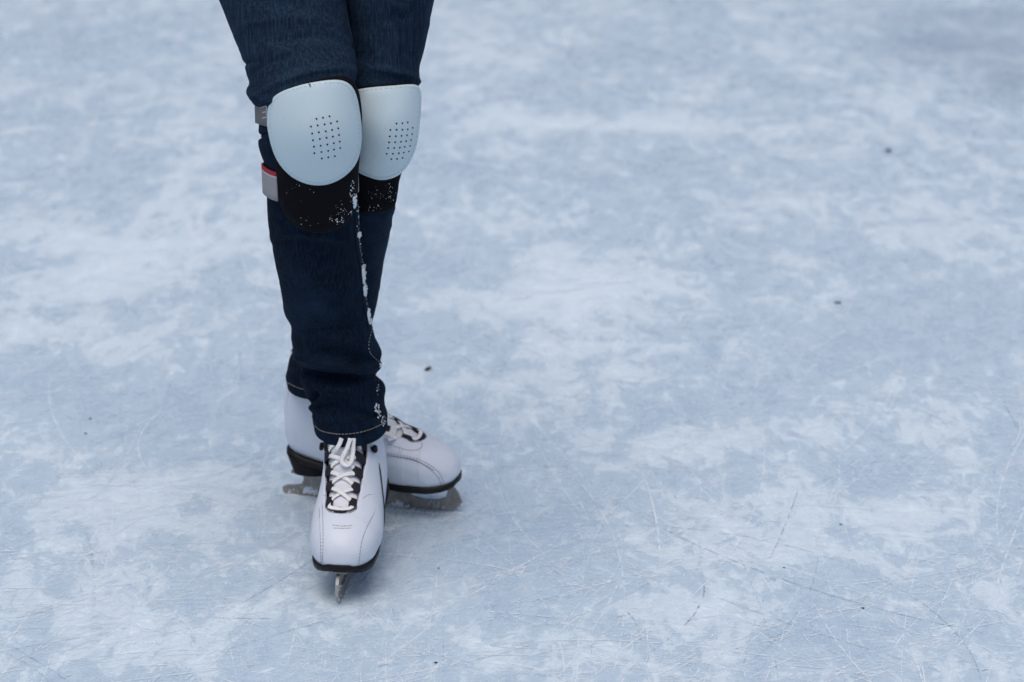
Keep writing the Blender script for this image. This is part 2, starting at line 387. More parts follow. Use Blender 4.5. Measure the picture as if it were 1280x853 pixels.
RL = [(-60, 424, 562, 2.575, .075), (-30, 425, 552, 2.570, .073), (0, 428, 543, 2.560, .070), (30, 430, 537, 2.553, .067), (60, 430, 531, 2.545, .063), (85, 426, 525, 2.538, .060), (97, 424, 524.5, 2.532, .058), (103, 422, 525, 2.530, .058), (112, 420, 519, 2.527, .056),
      (140, 416, 519, 2.522, .056), (170, 414, 516, 2.520, .056), (200, 412, 508, 2.522, .055), (220, 411, 501, 2.526, .054), (245, 410, 495, 2.532, .052), (262, 409, 494, 2.537, .051), (270, 408, 491, 2.540, .051), (300, 403, 486, 2.552, .050), (326, 398, 480, 2.562, .049), (365, 388, 474.5, 2.580, .048),
      (383, 382, 470.5, 2.590, .047), (396, 378, 467, 2.597, .046), (420, 370, 460, 2.608, .046), (435, 365, 455, 2.616, .046), (452, 361, 450, 2.624, .046), (466, 358.5, 446, 2.631, .047), (474, 358, 444, 2.634, .048), (482, 359.5, 443, 2.637, .049)]
# folds: p0,p1,p2 (screen py = p0+p1 u+p2 u^2), width px, amp m, u centre, u width
FF = [(476, 2, -11, 5.0, -.0125, -.1, .75), (488, 0, -3, 8, .006, .1, .9), (457, 14, 6, 7, .0075, -.1, .9), (440, -12, 8, 5, -.0035, -.35, .5), (428, 10, 0, 6, .003, .2, .7), (414, -8, 6, 5, -.003, .1, .7),
      (444, 10, -5, 4, -.0035, .55, .35), (462, -12, 0, 4, -.005, .6, .4), (474, -30, 0, 4.5, -.008, -.8, .3), (506, -6, 5, 5, -.0045, -.6, .4), (514, 8, 4, 6, -.0025, .5, .5), (530, 3, 0, 5, .002, 0, .8),
      (106, -22, 6, 5, .003, 0, 1), (84, -20, 0, 4, -.0018, -.4, .6), (66, -16, 4, 5, -.0016, .3, .5), (38, -10, 6, 6, .0016, -.2, .8), (20, 12, 0, 7, -.0014, .2, .7), (96, 14, 0, 3.5, -.003, -.9, .25), (48, 14, 0, 3.5, -.002, .85, .2),
      (300, 4, 3, 6, .0022, 0, .9), (308, 5, 5, 4, -.0018, -.1, .8), (172, 0, 0, 2, -.004, -.95, .2), (328, -12, 0, 8, -.0012, .3, .5), (352, 16, 0, 8, .0012, -.2, .6), (382, -14, 0, 8, -.0016, .2, .6), (396, 10, 0, 6, .0016, -.4, .5)]
RF = [(450, 10, 0, 5, -.003, -.7, .4), (462, -8, 0, 5, .002, -.6, .4), (275, 3, 4, 4, .002, .3, .8), (98, 5, 0, 4, .003, .5, .6), (40, -16, 0, 6, -.0015, .3, .6), (70, 12, 0, 6, -.0015, .6, .4), (20, 8, 4, 7, .0015, .4, .6), (340, 12, 0, 6, -.001, .5, .4), (380, -14, 0, 5, -.002, .6, .4)]
def leg(rows, folds, V, F, seed, hips):
    NC = 112; pys = []; y = rows[0][0]
    while y < rows[-1][0]: pys.append(y); y += 1.6
    pys.append(rows[-1][0]); o = len(V); n0 = 0
    # upper thigh above the frame, up to the hips
    top = P(.5 * (rows[0][1] + rows[0][2]), rows[0][0], rows[0][3]); a0 = .5 * (rows[0][2] - rows[0][1]) / ppm(top)
    for k in range(6, 0, -1):
        q = k / 6; c = top.lerp(Vector(hips), q); e = lerp(a0, .098, q); bb = lerp(rows[0][4], .105, q)
        for j in range(NC):
            f = 2 * pi * j / NC; V.append(c + Vector((math.cos(f) * e, -math.sin(f) * bb, 0)))
        n0 += 1
    ri = 0
    for py in pys:
        while ri < len(rows) - 2 and rows[ri + 1][0] <= py: ri += 1
        s = ri + (py - rows[ri][0]) / (rows[ri + 1][0] - rows[ri][0])
        _, l, r, Y, b = spline(rows, s)
        c = P(.5 * (l + r), py, Y); k = ppm(c); a = .5 * (r - l) / k
        for j in range(NC):
            f = 2 * pi * j / NC; u = math.cos(f); w = math.sin(f)
            d = 0
            if w > -.5:
                sy = py + b * w * .42 * k
                for p0, p1, p2, wd, am, uc, uw in folds:
                    e = (sy - (p0 + p1 * u + p2 * u * u)) / wd
                    if abs(e) < 3: d += (1.7 if py > 395 else 1.4) * am * math.exp(-e * e) * math.exp(-((u - uc) / uw) ** 2 * .8) * min(1, max(0, w + .5) * 1.2)
            p = Vector((u * a, -w * b, 0))
            d += .0011 * noise.noise(Vector((u * 2.2, w * 2.2 + seed, py * .045))) * min(1, abs(w) * 1.6)
            nrm = Vector((u / a, -w / b, 0)).normalized()
            V.append(c + p + nrm * d)
    nr = n0 + len(pys); F.extend(grid_faces(nr, NC, True, o))
    # turned-up inside of the hem
    last = [V[o + (nr - 1) * NC + j].copy() for j in range(NC)]; cc = sum(last, Vector()) / NC
    for dz, sc_ in ((-.0012, .985), (.002, .955), (.03, .93)):
        for q in last: V.append(Vector((cc.x + (q.x - cc.x) * sc_, cc.y + (q.y - cc.y) * sc_, q.z + dz)))
    F.extend(grid_faces(4, NC, True, o + (nr - 1) * NC))

person = empty('person', (G(430, 640).x, 2.55, 0))
tag(person, 'skater in dark blue jeans and white knee pads standing on white ice skates', 'person')
JV, JF = [], []
hipc = (P(430, 0, 2.56).x, 2.60, .98)
leg(FL, FF, JV, JF, 1.0, (hipc[0] - .075, hipc[1] - .01, .90))
leg(RL, RF, JV, JF, 5.0, (hipc[0] + .075, hipc[1] + .01, .90))
# hips
hv = len(JV); NH = 48
for z, a, b in ((.80, .02, .02), (.815, .10, .07), (.85, .165, .105), (.90, .178, .115), (.96, .172, .112), (1.02, .15, .10), (1.06, .142, .095), (1.062, .12, .075)):
    for j in range(NH):
        f = 2 * pi * j / NH; JV.append(Vector((hipc[0] + a * math.cos(f), hipc[1] + b * math.sin(f), z)))
JF.extend(grid_faces(8, NH, True, hv)); JF.append(tuple(hv + 7 * NH + j for j in range(NH)))
jeans = mesh('jeans', JV, JF, DENIM, person)
bv_j = BVHTree.FromPolygons(JV, JF)
def hit(bv, px, py, off=0.0, default=None):
    d = ray(px, py).normalized(); h = bv.ray_cast(CAM, d)
    if h[0] is None: return default
    n = h[1] if h[1].dot(d) < 0 else -h[1]
    return h[0] - d * off, n

def stitch(paths, bv, name, material, parent, w=.0009, dash=.0032, gap=.0022, off=.0006):
    for pts, dashed in paths:
        V, F = [], []
        sp_ = pathpts(pts, 160); hp = []
        for q in sp_:
            h = hit(bv, q[0], q[1], off)
            if h and (not hp or (h[0] - hp[-1][0]).length < .02): hp.append(h)
        if len(hp) < 3: continue
        if not dashed: ribbon(V, F, [h[0] for h in hp], [h[1] for h in hp], w, w * .6, 5); mesh(name, V, F, material, parent); continue
        cur = []; acc = 0; on = True
        for i, h in enumerate(hp):
            if i: acc += (h[0] - hp[i - 1][0]).length
            if on: cur.append(h)
            if on and acc > dash:
                if len(cur) > 1: ribbon(V, F, [c[0] for c in cur], [c[1] for c in cur], w, w * .7, 5)
                on = False; acc = 0; cur = []
            elif not on and acc > gap: on = True; acc = 0; cur = [h]
        if len(cur) > 1: ribbon(V, F, [c[0] for c in cur], [c[1] for c in cur], w, w * .7, 5)
        if F: mesh(name, V, F, material, parent)

stitch([([(393.5, 532), (400, 538), (412, 541.5), (428, 543), (445, 541.5), (460, 538), (472, 533), (483, 527)], True)], bv_j, 'hem_stitching', HEMTHREAD, jeans, .0012, .003, .0008)
stitch([([(358.5, 478), (366, 482), (374, 485.5), (384, 488)], True)], bv_j, 'hem_stitching', HEMTHREAD, jeans, .0011, .003, .0008)
SEAM = [(447, 255), (448.5, 275), (448.5, 295), (451, 315), (454, 331), (456, 350), (457.5, 370), (460, 388), (463, 400), (465, 412), (462, 424), (461, 435), (464, 443), (470, 449), (475, 453)]
stitch([(SEAM, True)], bv_j, 'seam_stitching', mat('frosted_thread', (.30, .32, .36), .8), jeans, .0011, .002, .002)
stitch([([(p[0] - 4, p[1]) for p in SEAM[:10]], False)], bv_j, 'seam_ridge', DENIM, jeans, .004)
stitch([([(431, -4), (434, 20), (439, 45), (443, 70)], False)], bv_j, 'seam_ridge', DENIM, jeans, .003)
# snow caught on the seam
def snow_on(bv, specs, parent, seed, name='snow', scale=1.0):
    rr = random.Random(seed)
    for px, py, rx, ry, n, rad in specs:
        V, F = [], []
        for i in range(n):
            a = rr.uniform(0, 2 * pi); q = rr.random() ** .6
            h = hit(bv, px + rx * q * math.cos(a), py + ry * q * math.sin(a), 0)
            if h: blob(V, F, h[0] + h[1] * rad * .2, rad * (.3 + 1.1 * rr.random() ** 1.8) * scale, (1, .55, 1.25), .8, rr.random() * 50, 7, 5)
        if F: tag(mesh(name, V, F, SNOW, parent), kind='stuff')
snow_on(bv_j, [(449, 294, 2.2, 3.5, 50, .0012), (454.5, 333, 2.6, 3, 30, .0010), (454, 345, 2.4, 11, 170, .0014), (456, 362, 2.2, 8, 120, .0014), (460.5, 394, 1.8, 8, 100, .0013), (463, 402, 2.4, 4, 18, .0013), (476, 457, 1.6, 6, 20, .0012),
               (471, 510, 3, 6, 26, .0011), (474, 517, 3, 6, 18, .0009), (473, 485, 2, 10, 12, .0007), (479, 525, 3, 9, 26, .0008), (452, 320, 3, 20, 8, .0006), (447, 270, 2, 16, 12, .0007)], jeans, 3)

# ------------------------------------------------------------------ knee pads
def knee_pad(outline, body, cx, a, Yc, b, py0, pyh, holes, snow, straps, label):
    root = empty('knee_pad', P(cx, py0, Yc), person); root['label'] = label
    def surf(px, py):
        u = max(-.97, min(.97, (px - cx) / a)); v = (py - py0) / pyh
        return Yc - b * math.sqrt(1 - u * u) + .018 * v * v / (1 + v * v)
    def shell(name, out, m, T, rim, parent, extra=0.0, cav=True, N=88, M=22, dome=None):
        pts = pathpts(out + [out[0]], N + 1)[:-1]
        c = sum(pts, Vector((0, 0))) / N
        V = []; F = []
        for i in range(M + 1):
            r = i / M
            for q in pts:
                x = c + (q - c) * r
                d = T * (1 - r ** 7) ** .5 * .6 + T * .4 * (1 - r * r) + rim
                if dome:
                    e = ((x[0] - dome[0]) / dome[2]) ** 2 + ((x[1] - dome[1]) / dome[3]) ** 2
                    d += dome[4] / (1 + e ** 2.2)
                V.append(P(x[0], x[1], surf(x[0], x[1]) - d - extra))
        # rounded rim that turns back to the leg
        for k, (dr, dy) in enumerate(((.010, .30), (.012, .7), (0, 1.0), (-.05, 1.02))):
            for q in pts:
                x = c + (q - c) * (1 + dr); V.append(P(x[0], x[1], surf(x[0], x[1]) - rim - extra + rim * dy * .9 + (.003 if k > 1 else 0)))
        F = grid_faces(M + 5, N, True)
        return mesh(name, V, F, m, parent, weld=1e-6), V, F
    bo, bVv, bF = shell('padding', body, NEO, .010, .006, root)
    so, sV, sF = shell('shell', outline, SHELL, .007, .0035, root, extra=.0115, dome=holes[1])
    bv = BVHTree.FromPolygons(sV, sF); bb = BVHTree.FromPolygons(bVv, bF)
    # punched holes
    V, F = [], []
    for k, (hx, hy) in enumerate(holes[0]):
        h = hit(bv, hx, hy, 0)
        if not h: continue
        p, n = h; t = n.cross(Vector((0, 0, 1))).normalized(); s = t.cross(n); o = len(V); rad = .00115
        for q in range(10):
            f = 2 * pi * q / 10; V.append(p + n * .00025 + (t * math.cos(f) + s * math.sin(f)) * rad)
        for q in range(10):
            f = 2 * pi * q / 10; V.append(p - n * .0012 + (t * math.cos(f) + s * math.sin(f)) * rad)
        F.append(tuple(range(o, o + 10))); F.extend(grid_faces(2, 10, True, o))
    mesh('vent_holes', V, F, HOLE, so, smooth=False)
    # edge stitching, slightly inset
    pts = pathpts(outline + [outline[0]], 60); c = sum(pts, Vector((0, 0))) / 60
    stitch([([tuple(c + (q - c) * .955) for q in pts], True)], bv, 'edge_stitching', mat('pad_thread', (.40, .50, .56), .8), so, .0007, .0022, .0012, .0003)
    if cx == 390: stitch([([(385.5, 103.5), (387, 106.5), (388.5, 109)], False), ([(388, 105), (387.2, 107.5)], False)], bv, 'loose_thread', WEB, so, .0010, off=.0006)
    if snow: snow_on(bb, snow, bo, 9)
    # elastic straps round the back of the knee
    for (sx, sy, sa, sb, hgt, tilt, grey, mark) in straps:
        C = P(sx, sy, Yc + .004); k = ppm(C); A = sa / k; V = []; F = []; mi = []
        zs = [1, .86, .80, .2, 0]; N = 72
        for z in zs:
            for j in range(N):
                f = R(128) + R(284) * j / (N - 1)
                V.append(C + Vector((A * math.cos(f), -sb * math.sin(f), (z - .5) * hgt + tilt * math.sin(f) + .0012 * math.sin(5 * f))))
        F = grid_faces(len(zs), N)
        for i in range(len(zs) - 1): mi += [(1, 2, 0, 0)[i]] * (N - 1)
        st = mesh('strap', V, F, [grey, RED, PALE], root, mi=mi); solid(st, .0022, 1)
        if mark:
            BVs = BVHTree.FromPolygons(V, F); mV, mF = [], []
            for seg in mark:
                hp = [hit(BVs, *q, .0040) for q in pathpts(seg, 6)]
                hp = [h for h in hp if h]
                if len(hp) > 2: ribbon(mV, mF, [h[0] for h in hp], [h[1] for h in hp], .0015, .0008, 6)
            if mF: mesh('lettering', mV, mF, PALE, st)
    return root
z2 = lambda L: [(290 + x / 4.0615, 90 + y / 4.0615) for x, y in L]
fo = z2([(180, 270), (184, 190), (205, 140), (250, 105), (320, 78), (400, 58), (500, 44), (565, 49), (608, 78), (632, 130), (646, 200), (656, 280), (655, 360), (642, 430), (610, 490), (550, 543), (480, 572), (400, 573), (325, 545), (265, 495), (222, 430), (195, 350)])
fb = [(344, 206), (347, 235), (354, 262), (369, 281), (393, 290), (418, 287), (437, 273), (446, 248), (448, 210), (452, 165), (451, 132), (445, 108), (432, 97), (410, 98), (380, 105), (350, 116), (340, 138), (340, 175)]
fh = z2([(429, 239), (462, 233), (495, 226), (401, 278), (435, 272), (470, 267), (502, 261), (533, 252), (407, 313), (441, 307), (476, 302), (508, 295), (539, 287), (411, 347), (446, 341), (480, 335), (512, 329), (543, 321), (416, 380), (450, 375), (484, 369), (517, 362), (547, 354), (418, 413), (454, 407), (488, 401), (518, 395), (549, 387), (456, 440), (489, 434), (522, 428)])
knee_pad(fo, fb, 390, 69, 2.444, .056, 170, 62, (fh, (405, 172, 38, 44, .004)), [(430, 264, 14, 14, 26, .0005), (441, 240, 4, 18, 26, .0007), (443, 252, 2.2, 9, 60, .0012), (395, 277, 36, 6, 16, .0004), (380, 240, 26, 12, 10, .0004), (420, 273, 9, 5, 16, .0006)],
    [(383.5, 139, 62.5, .060, .030, .012, ELASTIC, [[(333, 133), (330, 133.5), (326, 134.5)], [(333, 140), (330, 140.5), (328, 141)], [(333, 147), (330, 147.5), (326, 148)], [(333, 133), (333, 140), (333, 147)]]),
     (388, 222, 58, .058, .036, .004, ELASTIC2, None)], 'knee pad with a full white shell on the front leg')
ro = z2([(560, 200), (580, 120), (640, 92), (720, 80), (820, 72), (905, 66), (942, 74), (958, 105), (959, 170), (955, 235), (944, 330), (925, 410), (890, 478), (845, 522), (790, 545), (740, 547), (690, 532), (640, 507), (600, 455), (570, 370), (558, 280)])
rb = [(432, 120), (446, 110), (470, 107), (500, 105), (519, 107), (521, 130), (517, 170), (508, 200), (500, 220), (497, 240), (493, 257), (482, 264), (465, 266), (446, 262), (434, 240), (428, 200), (428, 150)]
rh = z2([(835, 263), (865, 261), (892, 257), (804, 295), (836, 294), (865, 294), (892, 292), (917, 284), (801, 328), (832, 327), (860, 325), (888, 322), (914, 316), (797, 358), (828, 357), (858, 355), (884, 352), (909, 346), (793, 387), (823, 387), (852, 385), (877, 381), (904, 376), (785, 416), (817, 416), (847, 413), (872, 410), (898, 404), (809, 443), (838, 442), (866, 437)])
knee_pad(ro, rb, 472, 60, 2.524, .056, 165, 60, (rh, (500, 172, 30, 46, .006)), [(475, 245, 20, 12, 22, .0004), (488, 240, 8, 12, 16, .0004), (465, 260, 16, 4, 10, .0004)],
    [(468, 137, 54, .058, .030, .012, ELASTIC, None), (450, 226, 43, .052, .034, -.002, ELASTIC2, None)], 'knee pad half hidden behind the other knee')

# ------------------------------------------------------------------ ice skates
SEC = [ # Tx, Tz, Bx, Bz, w, bottom exponent
 (.2515, .062, .2512, .054, .0055, 2.2), (.2490, .073, .2485, .051, .0150, 2.4), (.2430, .083, .2425, .0485, .0240, 2.8), (.2310, .0925, .2310, .0460, .0325, 3.2), (.2140, .1005, .2150, .0445, .0395, 3.4), (.1930, .1085, .1940, .044, .0430, 3.4),
 (.1700, .1175, .1700, .044, .0430, 3.4), (.1510, .1280, .1450, .046, .0405, 3.2), (.1370, .1410, .1150, .0505, .0375, 3.0), (.1250, .1560, .0850, .055, .0350, 2.9), (.1170, .1720, .0570, .0600, .0335, 2.8), (.1110, .1880, .0350, .0640, .0325, 2.6),
 (.1080, .2020, .0180, .0700, .0320, 2.3), (.1035, .2120, .0085, .0880, .0320, 2.1), (.1005, .2200, .0072, .115, .0320, 2.0), (.0970, .2280, .0095, .150, .031, 2.0), (.0940, .2340, .0140, .185, .030, 2.0), (.0910, .2380, .0200, .216, .029, 2.0)]
SEC = [(a, b, c, d, e * (1.0 if i < 9 else 1), f) for i, (a, b, c, d, e, f) in enumerate(SEC)]
NS = len(SEC) - 1
class Boot:
    def __init__(s, org, d, side, scale=1.0, roll=0.0, lean=0.0):
        s.lean = lean
        s.o = Vector(org); s.x = Vector((d[0], d[1], 0)).normalized(); s.y = Vector((-s.x.y, s.x.x, 0)); s.side = side; s.k = scale; s.roll = roll
    def W(s, x, y, z):
        q = max(0, z - .07); y = y + s.lean * q * q / (q + .03)
        y2 = y * math.cos(s.roll) - z * math.sin(s.roll); z2_ = z * math.cos(s.roll) + y * math.sin(s.roll)
        return s.o + (s.x * x + s.y * y2 + Vector((0, 0, 1)) * z2_) * s.k
    def L(s, q, th, off=0.0):
        Tx, Tz, Bx, Bz, w, nb = spline(SEC, q)
        c = math.cos(th); si = math.sin(th); n = 2.15 if c > 0 else nb
        v = math.copysign(abs(c) ** (2 / n), c); h = math.copysign(abs(si) ** (2 / n), si)
        v -= .16 * (1 - v * v); m = (Tx + Bx) / 2 + (Tx - Bx) / 2 * v; z = (Tz + Bz) / 2 + (Tz - Bz) / 2 * v
        return Vector((m, w * h + s.side * bend(m), z))
    def N(s, q, th):
        e = .02; a = s.L(min(q + e, NS), th) - s.L(max(q - e, 0), th); b = s.L(q, th + e) - s.L(q, th - e)
        n = a.cross(b)
        if n.length < 1e-12: return Vector((0, 0, 1))
        n.normalize(); Tx, Tz, Bx, Bz, w, nb = spline(SEC, q)
        if n.dot(s.L(q, th) - Vector(((Tx + Bx) / 2, s.side * bend((Tx + Bx) / 2), (Tz + Bz) / 2))) < 0: n = -n
        return n
    def S(s, q, th, off=0.0):
        return s.W(*(s.L(q, th) + s.N(q, th) * off if off else s.L(q, th)))
    def NW(s, q, th): return (s.S(q, th, .001) - s.S(q, th)).normalized()
def bend(x): return .16 * max(0, x - .12) ** 2
Q0 = 4.45
def hw(q):
    if q <= Q0: return 0
    t = min(1, (q - Q0) / .75); r = math.sqrt(1 - (1 - t) ** 2)
    return r * (.0175 + .0095 * min(1, (q - Q0) / 5))
def thw(q):
    h = hw(q)
    return 0 if h <= 0 else math.asin(min(.999, (h / spline(SEC, q)[4]) ** (2.15 / 2)))

def ice_skate(boot, label, bow):
    root = empty('ice_skate', boot.W(.12, 0, 0), person); root['label'] = label
    qs = []; q = 0.0
    while q < NS: qs.append(q); q += .03 if Q0 - .1 < q < Q0 + .8 else .12
    qs.append(NS); NT_ = 81
    V, F = [], []
    for q in qs:
        t0 = thw(q)
        for j in range(NT_):
            th = t0 + (2 * pi - 2 * t0) * j / (NT_ - 1); V.append(boot.S(q, th))
    F = grid_faces(len(qs), NT_); F.append(tuple(range(NT_))[::-1])
    up = mesh('boot_upper', V, F, LEATHER, root, weld=1e-5); solid(up, .0022, 0)
    bv = BVHTree.FromPolygons(V, F)
    # black lining under the opening, white tongue over it
    def patch(name, q0, q1, f0, off, m, nq=50, nt=17, puff=0, th=.002):
        V, F = [], []
        for i in range(nq):
            q = lerp(q0, q1, i / (nq - 1)); a = f0(q)
            for j in range(nt):
                u = j / (nt - 1) * 2 - 1
                V.append(boot.S(q, a * u, off + puff * (1 - u * u) * (.55 + .45 * math.cos((q - Q0) * 2 * pi / 1.15))))
        F = grid_faces(nq, nt); o = mesh(name, V, F, m, root); solid(o, th, 0); return V, F
    lV, lF = patch('lining', Q0 - .7, NS, lambda q: min(1.15, thw(q) + .30) if q > Q0 else .5, -.0075, LINING)
    tV, tF = patch('tongue', Q0 + .05, NS, lambda q: max(.2, thw(q) * .97), -.0050, TONGUE, puff=.0040)
    # rolled opening edge
    eV, eF = [], []
    ep = [(q, thw(q)) for q in [NS - i * (NS - Q0 - .02) / 60 for i in range(61)]]
    ep = ep + [(q, -t) for q, t in ep[::-1]]
    ribbon(eV, eF, [boot.S(q, t, .0004) for q, t in ep], [boot.NW(q, t if abs(t) > .02 else .02) for q, t in ep], .0020, .0016, 6)
    mesh('opening_edge', eV, eF, CREASE, root)
    # webbing loops and lace
    lv = [Q0 + .90 + k * 1.2 for k in range(5)]
    for sd in (1, -1):
        for k, q in enumerate(lv):
            V = []; t1 = thw(q); ta, tb = sd * t1 * 1.04, sd * t1 * .50; nn = 9
            for i in range(nn):
                qq = q + (i / (nn - 1) - .5) * .74
                for j in range(7):
                    u = j / 6; V.append(boot.S(qq, lerp(ta, tb, u), -.0016 + .0022 * math.sin(pi * min(1, u * .9 + .1)) + .0008 * math.sin(pi * i / (nn - 1))))
            o = mesh('lace_loop', V, grid_faces(nn, 7), WEB, root); solid(o, .0016, 0)
    V = [] # toe-end loop
    for i in range(8):
        for j in range(9):
            u = j / 8 * 2 - 1; V.append(boot.S(Q0 + .06 + i / 7 * .50, .17 * u, -.0022 + .0012 * (1 - u * u)))
    o = mesh('lace_loop', V, grid_faces(8, 9), WEB, root); solid(o, .0016, 0)
    V, F = [], []
    def strand(pts, w=.0058, th=.0014, taper=False):
        ws = pathpts([tuple(p[0]) for p in pts], 22); ns = pathpts([tuple(p[1]) for p in pts], 22)
        ribbon(V, F, ws, [n.normalized() for n in ns], w, th, 8, taper)
    def sp_(q, th, off): return (boot.S(q, th, off), boot.NW(q, th if abs(th) > .02 else .02))
    strand([sp_(Q0 + .95, -thw(lv[0]) * .75, .000), sp_(Q0 + .55, -.28, .0012), sp_(Q0 + .42, 0, -.0004), sp_(Q0 + .55, .28, .0012), sp_(Q0 + .95, thw(lv[0]) * .75, .000)])
    for k in range(4):
        for sd in (1, -1):
            a, b = lv[k] + .12, lv[k + 1] - .14; ta, tb = thw(a) * .70 * sd, -thw(b) * .70 * sd; h = .0030 if (sd > 0) == (k % 2 == 0) else .0014
            strand([sp_(a, ta, -.001), sp_(lerp(a, b, .2), lerp(ta, tb, .22), .0012), sp_(lerp(a, b, .5), lerp(ta, tb, .5), h), sp_(lerp(a, b, .8), lerp(ta, tb, .78), .0012), sp_(b, tb, -.001)], 
                   .0060, .0014)
    allV = [*bv_pts(V)] if False else None
    tb = BVHTree.FromPolygons(tV + [v for v in eV], tF + [tuple(i + len(tV) for i in f) for f in eF])
    for pts in bow:
        pp = pathpts([p[:2] for p in pts], 26); of = pathpts([(p[2],) * 2 for p in pts], 26); W_ = []; Nn = []; dep = None
        for p_, o_ in zip(pp, of):
            h = hit(tb, p_[0], p_[1]) or hit(bv, p_[0], p_[1])
            if h: dep = h[0].y
            elif dep is None: dep = boot.S(9, 0).y
            W_.append(P(p_[0], p_[1], dep - o_[0])); Nn.append(Vector((0, -.75, .66)))
        # smooth the depth so that the loop hangs free
        ys = [w.y for w in W_]
        for _ in range(6): ys = [(ys[max(i - 1, 0)] + ys[i] + ys[min(i + 1, len(ys) - 1)]) / 3 for i in range(len(ys))]
        W_ = [P(p_[0], p_[1], y) for p_, y in zip(pp, ys)]
        ribbon(V, F, W_, Nn, .0058, .0018, 8)
    mesh('lace', V, F, LACE, root)
    # hooks beside the tongue
    for sd in (1, -1):
        for q in (10.6,):
            n = boot.NW(q, sd * 1.12); c = boot.S(q, sd * 1.12); t = n.cross(Vector((0, 0, 1))).normalized(); s = t.cross(n); V, F = [], []
            for z, r_ in ((0, .0035), (.002, .0033), (.0035, .0052), (.0058, .0056), (.0075, .0045), (.0080, .002)):
                for j in range(16):
                    f = 2 * pi * j / 16; V.append(c + n * z + (t * math.cos(f) + s * math.sin(f)) * r_)
            F = grid_faces(6, 16, True); F.append(tuple(range(80, 96)))
            mesh('lace_hook', V, F, SOLE, root)
    # sole: thin black welt that follows the bottom of the upper
    def hwid(x):
        tab = [(.0085, .0), (.0098, .010), (.015, .019), (.023, .025), (.035, .0290), (.06, .030), (.09, .0305), (.12, .033), (.15, .037), (.175, .0395), (.195, .0395), (.215, .0365), (.230, .0310), (.241, .0240), (.248, .0160), (.2515, .0090), (.2530, .0)]
        for (x0, a), (x1, b) in zip(tab, tab[1:]):
            if x <= x1: return lerp(a, b, max(0, (x - x0) / (x1 - x0)))
        return 0
    Bc = sorted([(r_[2], r_[3]) for r_ in SEC[:13]])
    def bz(x):
        if x <= Bc[0][0]: return Bc[0][1]
        for (x0, a), (x1, b) in zip(Bc, Bc[1:]):
            if x <= x1: return lerp(a, b, (x - x0) / (x1 - x0))
        return Bc[-1][1]
    def slab(name, xs, zt, zb, m, ex=.0012, shrink=0.0):
        V, n = [], len(xs); K = 9
        for x in xs:
            h = hwid(x) + .0022 * max(0, min(1, (x - .2) / .03)) + (ex if hwid(x) > 0 else .0004); a, b = zt(x), zb(x)
            prof = [(-1, a), (-1, (a + b) / 2), (-.985 * (1 - shrink), b)] + [(u * .95 * (1 - shrink), b) for u in (-.6, 0, .6)] + [(.985 * (1 - shrink), b), (1, (a + b) / 2), (1, a)] + [(u, a) for u in (.5, 0, -.5)]
            for u, z in prof: V.append(boot.W(x, u * h + boot.side * bend(x), z))
        F = grid_faces(n, 12, True); F.append(tuple(range(12))); F.append(tuple((n - 1) * 12 + j for j in range(12))[::-1])
        return mesh(name, V, F, m, root)
    xs = [.0086, .009, .010, .013, .018, .028, .04, .06, .08, .1, .12, .14, .16, .18, .2, .215, .225, .233, .240, .245, .2485, .251, .2525, .2529]
    slab('sole', xs, lambda x: bz(x) + .0045, lambda x: bz(x) - .0040, SOLE)
    hz = .041
    def hx(x): return x
    V = []; lvls = 8; NR = 40
    for i in range(lvls):
        u = i / (lvls - 1)
        for j in range(NR):
            f = 2 * pi * j / NR; c_, s_ = math.cos(f), math.sin(f)
            x = .0400 + math.copysign(abs(c_) ** .8, c_) * (.0315 - .006 * u) + .003 * u; x = min(x, .0675 - .003 * u)
            y = math.copysign(abs(s_) ** .75, s_) * hwid(.04) * (1 - .12 * u)
            zt = bz(max(.018, x)) - .001; V.append(boot.W(x, y, lerp(zt, hz, u)))
    F = grid_faces(lvls, NR, True); F.append(tuple((lvls - 1) * NR + j for j in range(NR))); F.append(tuple(range(NR)))
    mesh('heel', V, F, HEEL, root, smooth=True).data.polygons[-1].use_smooth = False
    # blade
    outer = [(.002, .0), (.06, -.0004), (.12, -.0006), (.18, -.0004), (.215, .0002), (.232, .0016), (.2395, .0030), (.2412, .0014), (.2440, .0055), (.2468, .0046), (.2478, .0090), (.2515, .0088), (.2508, .0128), (.2545, .0150), (.2530, .0200), (.2490, .0290), (.2420, .0375), (.2360, .0400),
             (.150, .0400), (.150, .0230), (.140, .0205), (.090, .0195), (.0760, .0225), (.0730, .0300), (.0730, .0410), (.0280, .0410), (.0290, .0240), (.0260, .0165), (.018, .0140), (.0040, .0125), (-.0020, .0095), (-.0025, .0040)]
    hole = [(.172, .0330), (.176, .0230), (.186, .0160), (.202, .0135), (.220, .0150), (.231, .0200), (.2345, .0300), (.2310, .0365), (.215, .0378), (.190, .0375)]
    tris = tessellate_polygon([[Vector((x, z, 0)) for x, z in outer], [Vector((x, z, 0)) for x, z in hole]])
    allp = outer + hole; n = len(allp); V = []; t2 = .0021
    for sgn in (1, -1):
        for x, z in allp: V.append(boot.W(x, sgn * t2, z))
    F = [tuple(t) for t in tris] + [tuple(i + n for i in t[::-1]) for t in tris]; mi = [0] * len(F)
    for lst, o0 in ((outer, 0), (hole, len(outer))):
        m_ = len(lst)
        for i in range(m_):
            j = (i + 1) % m_; F.append((o0 + i, o0 + j, o0 + j + n, o0 + i + n)); mi.append(1 if (o0 == 0 and i < 16) else 0)
    bl = mesh('blade', V, F, [STEEL, EDGE], root, smooth=False, mi=mi)
    bbv = BVHTree.FromPolygons(V, F)
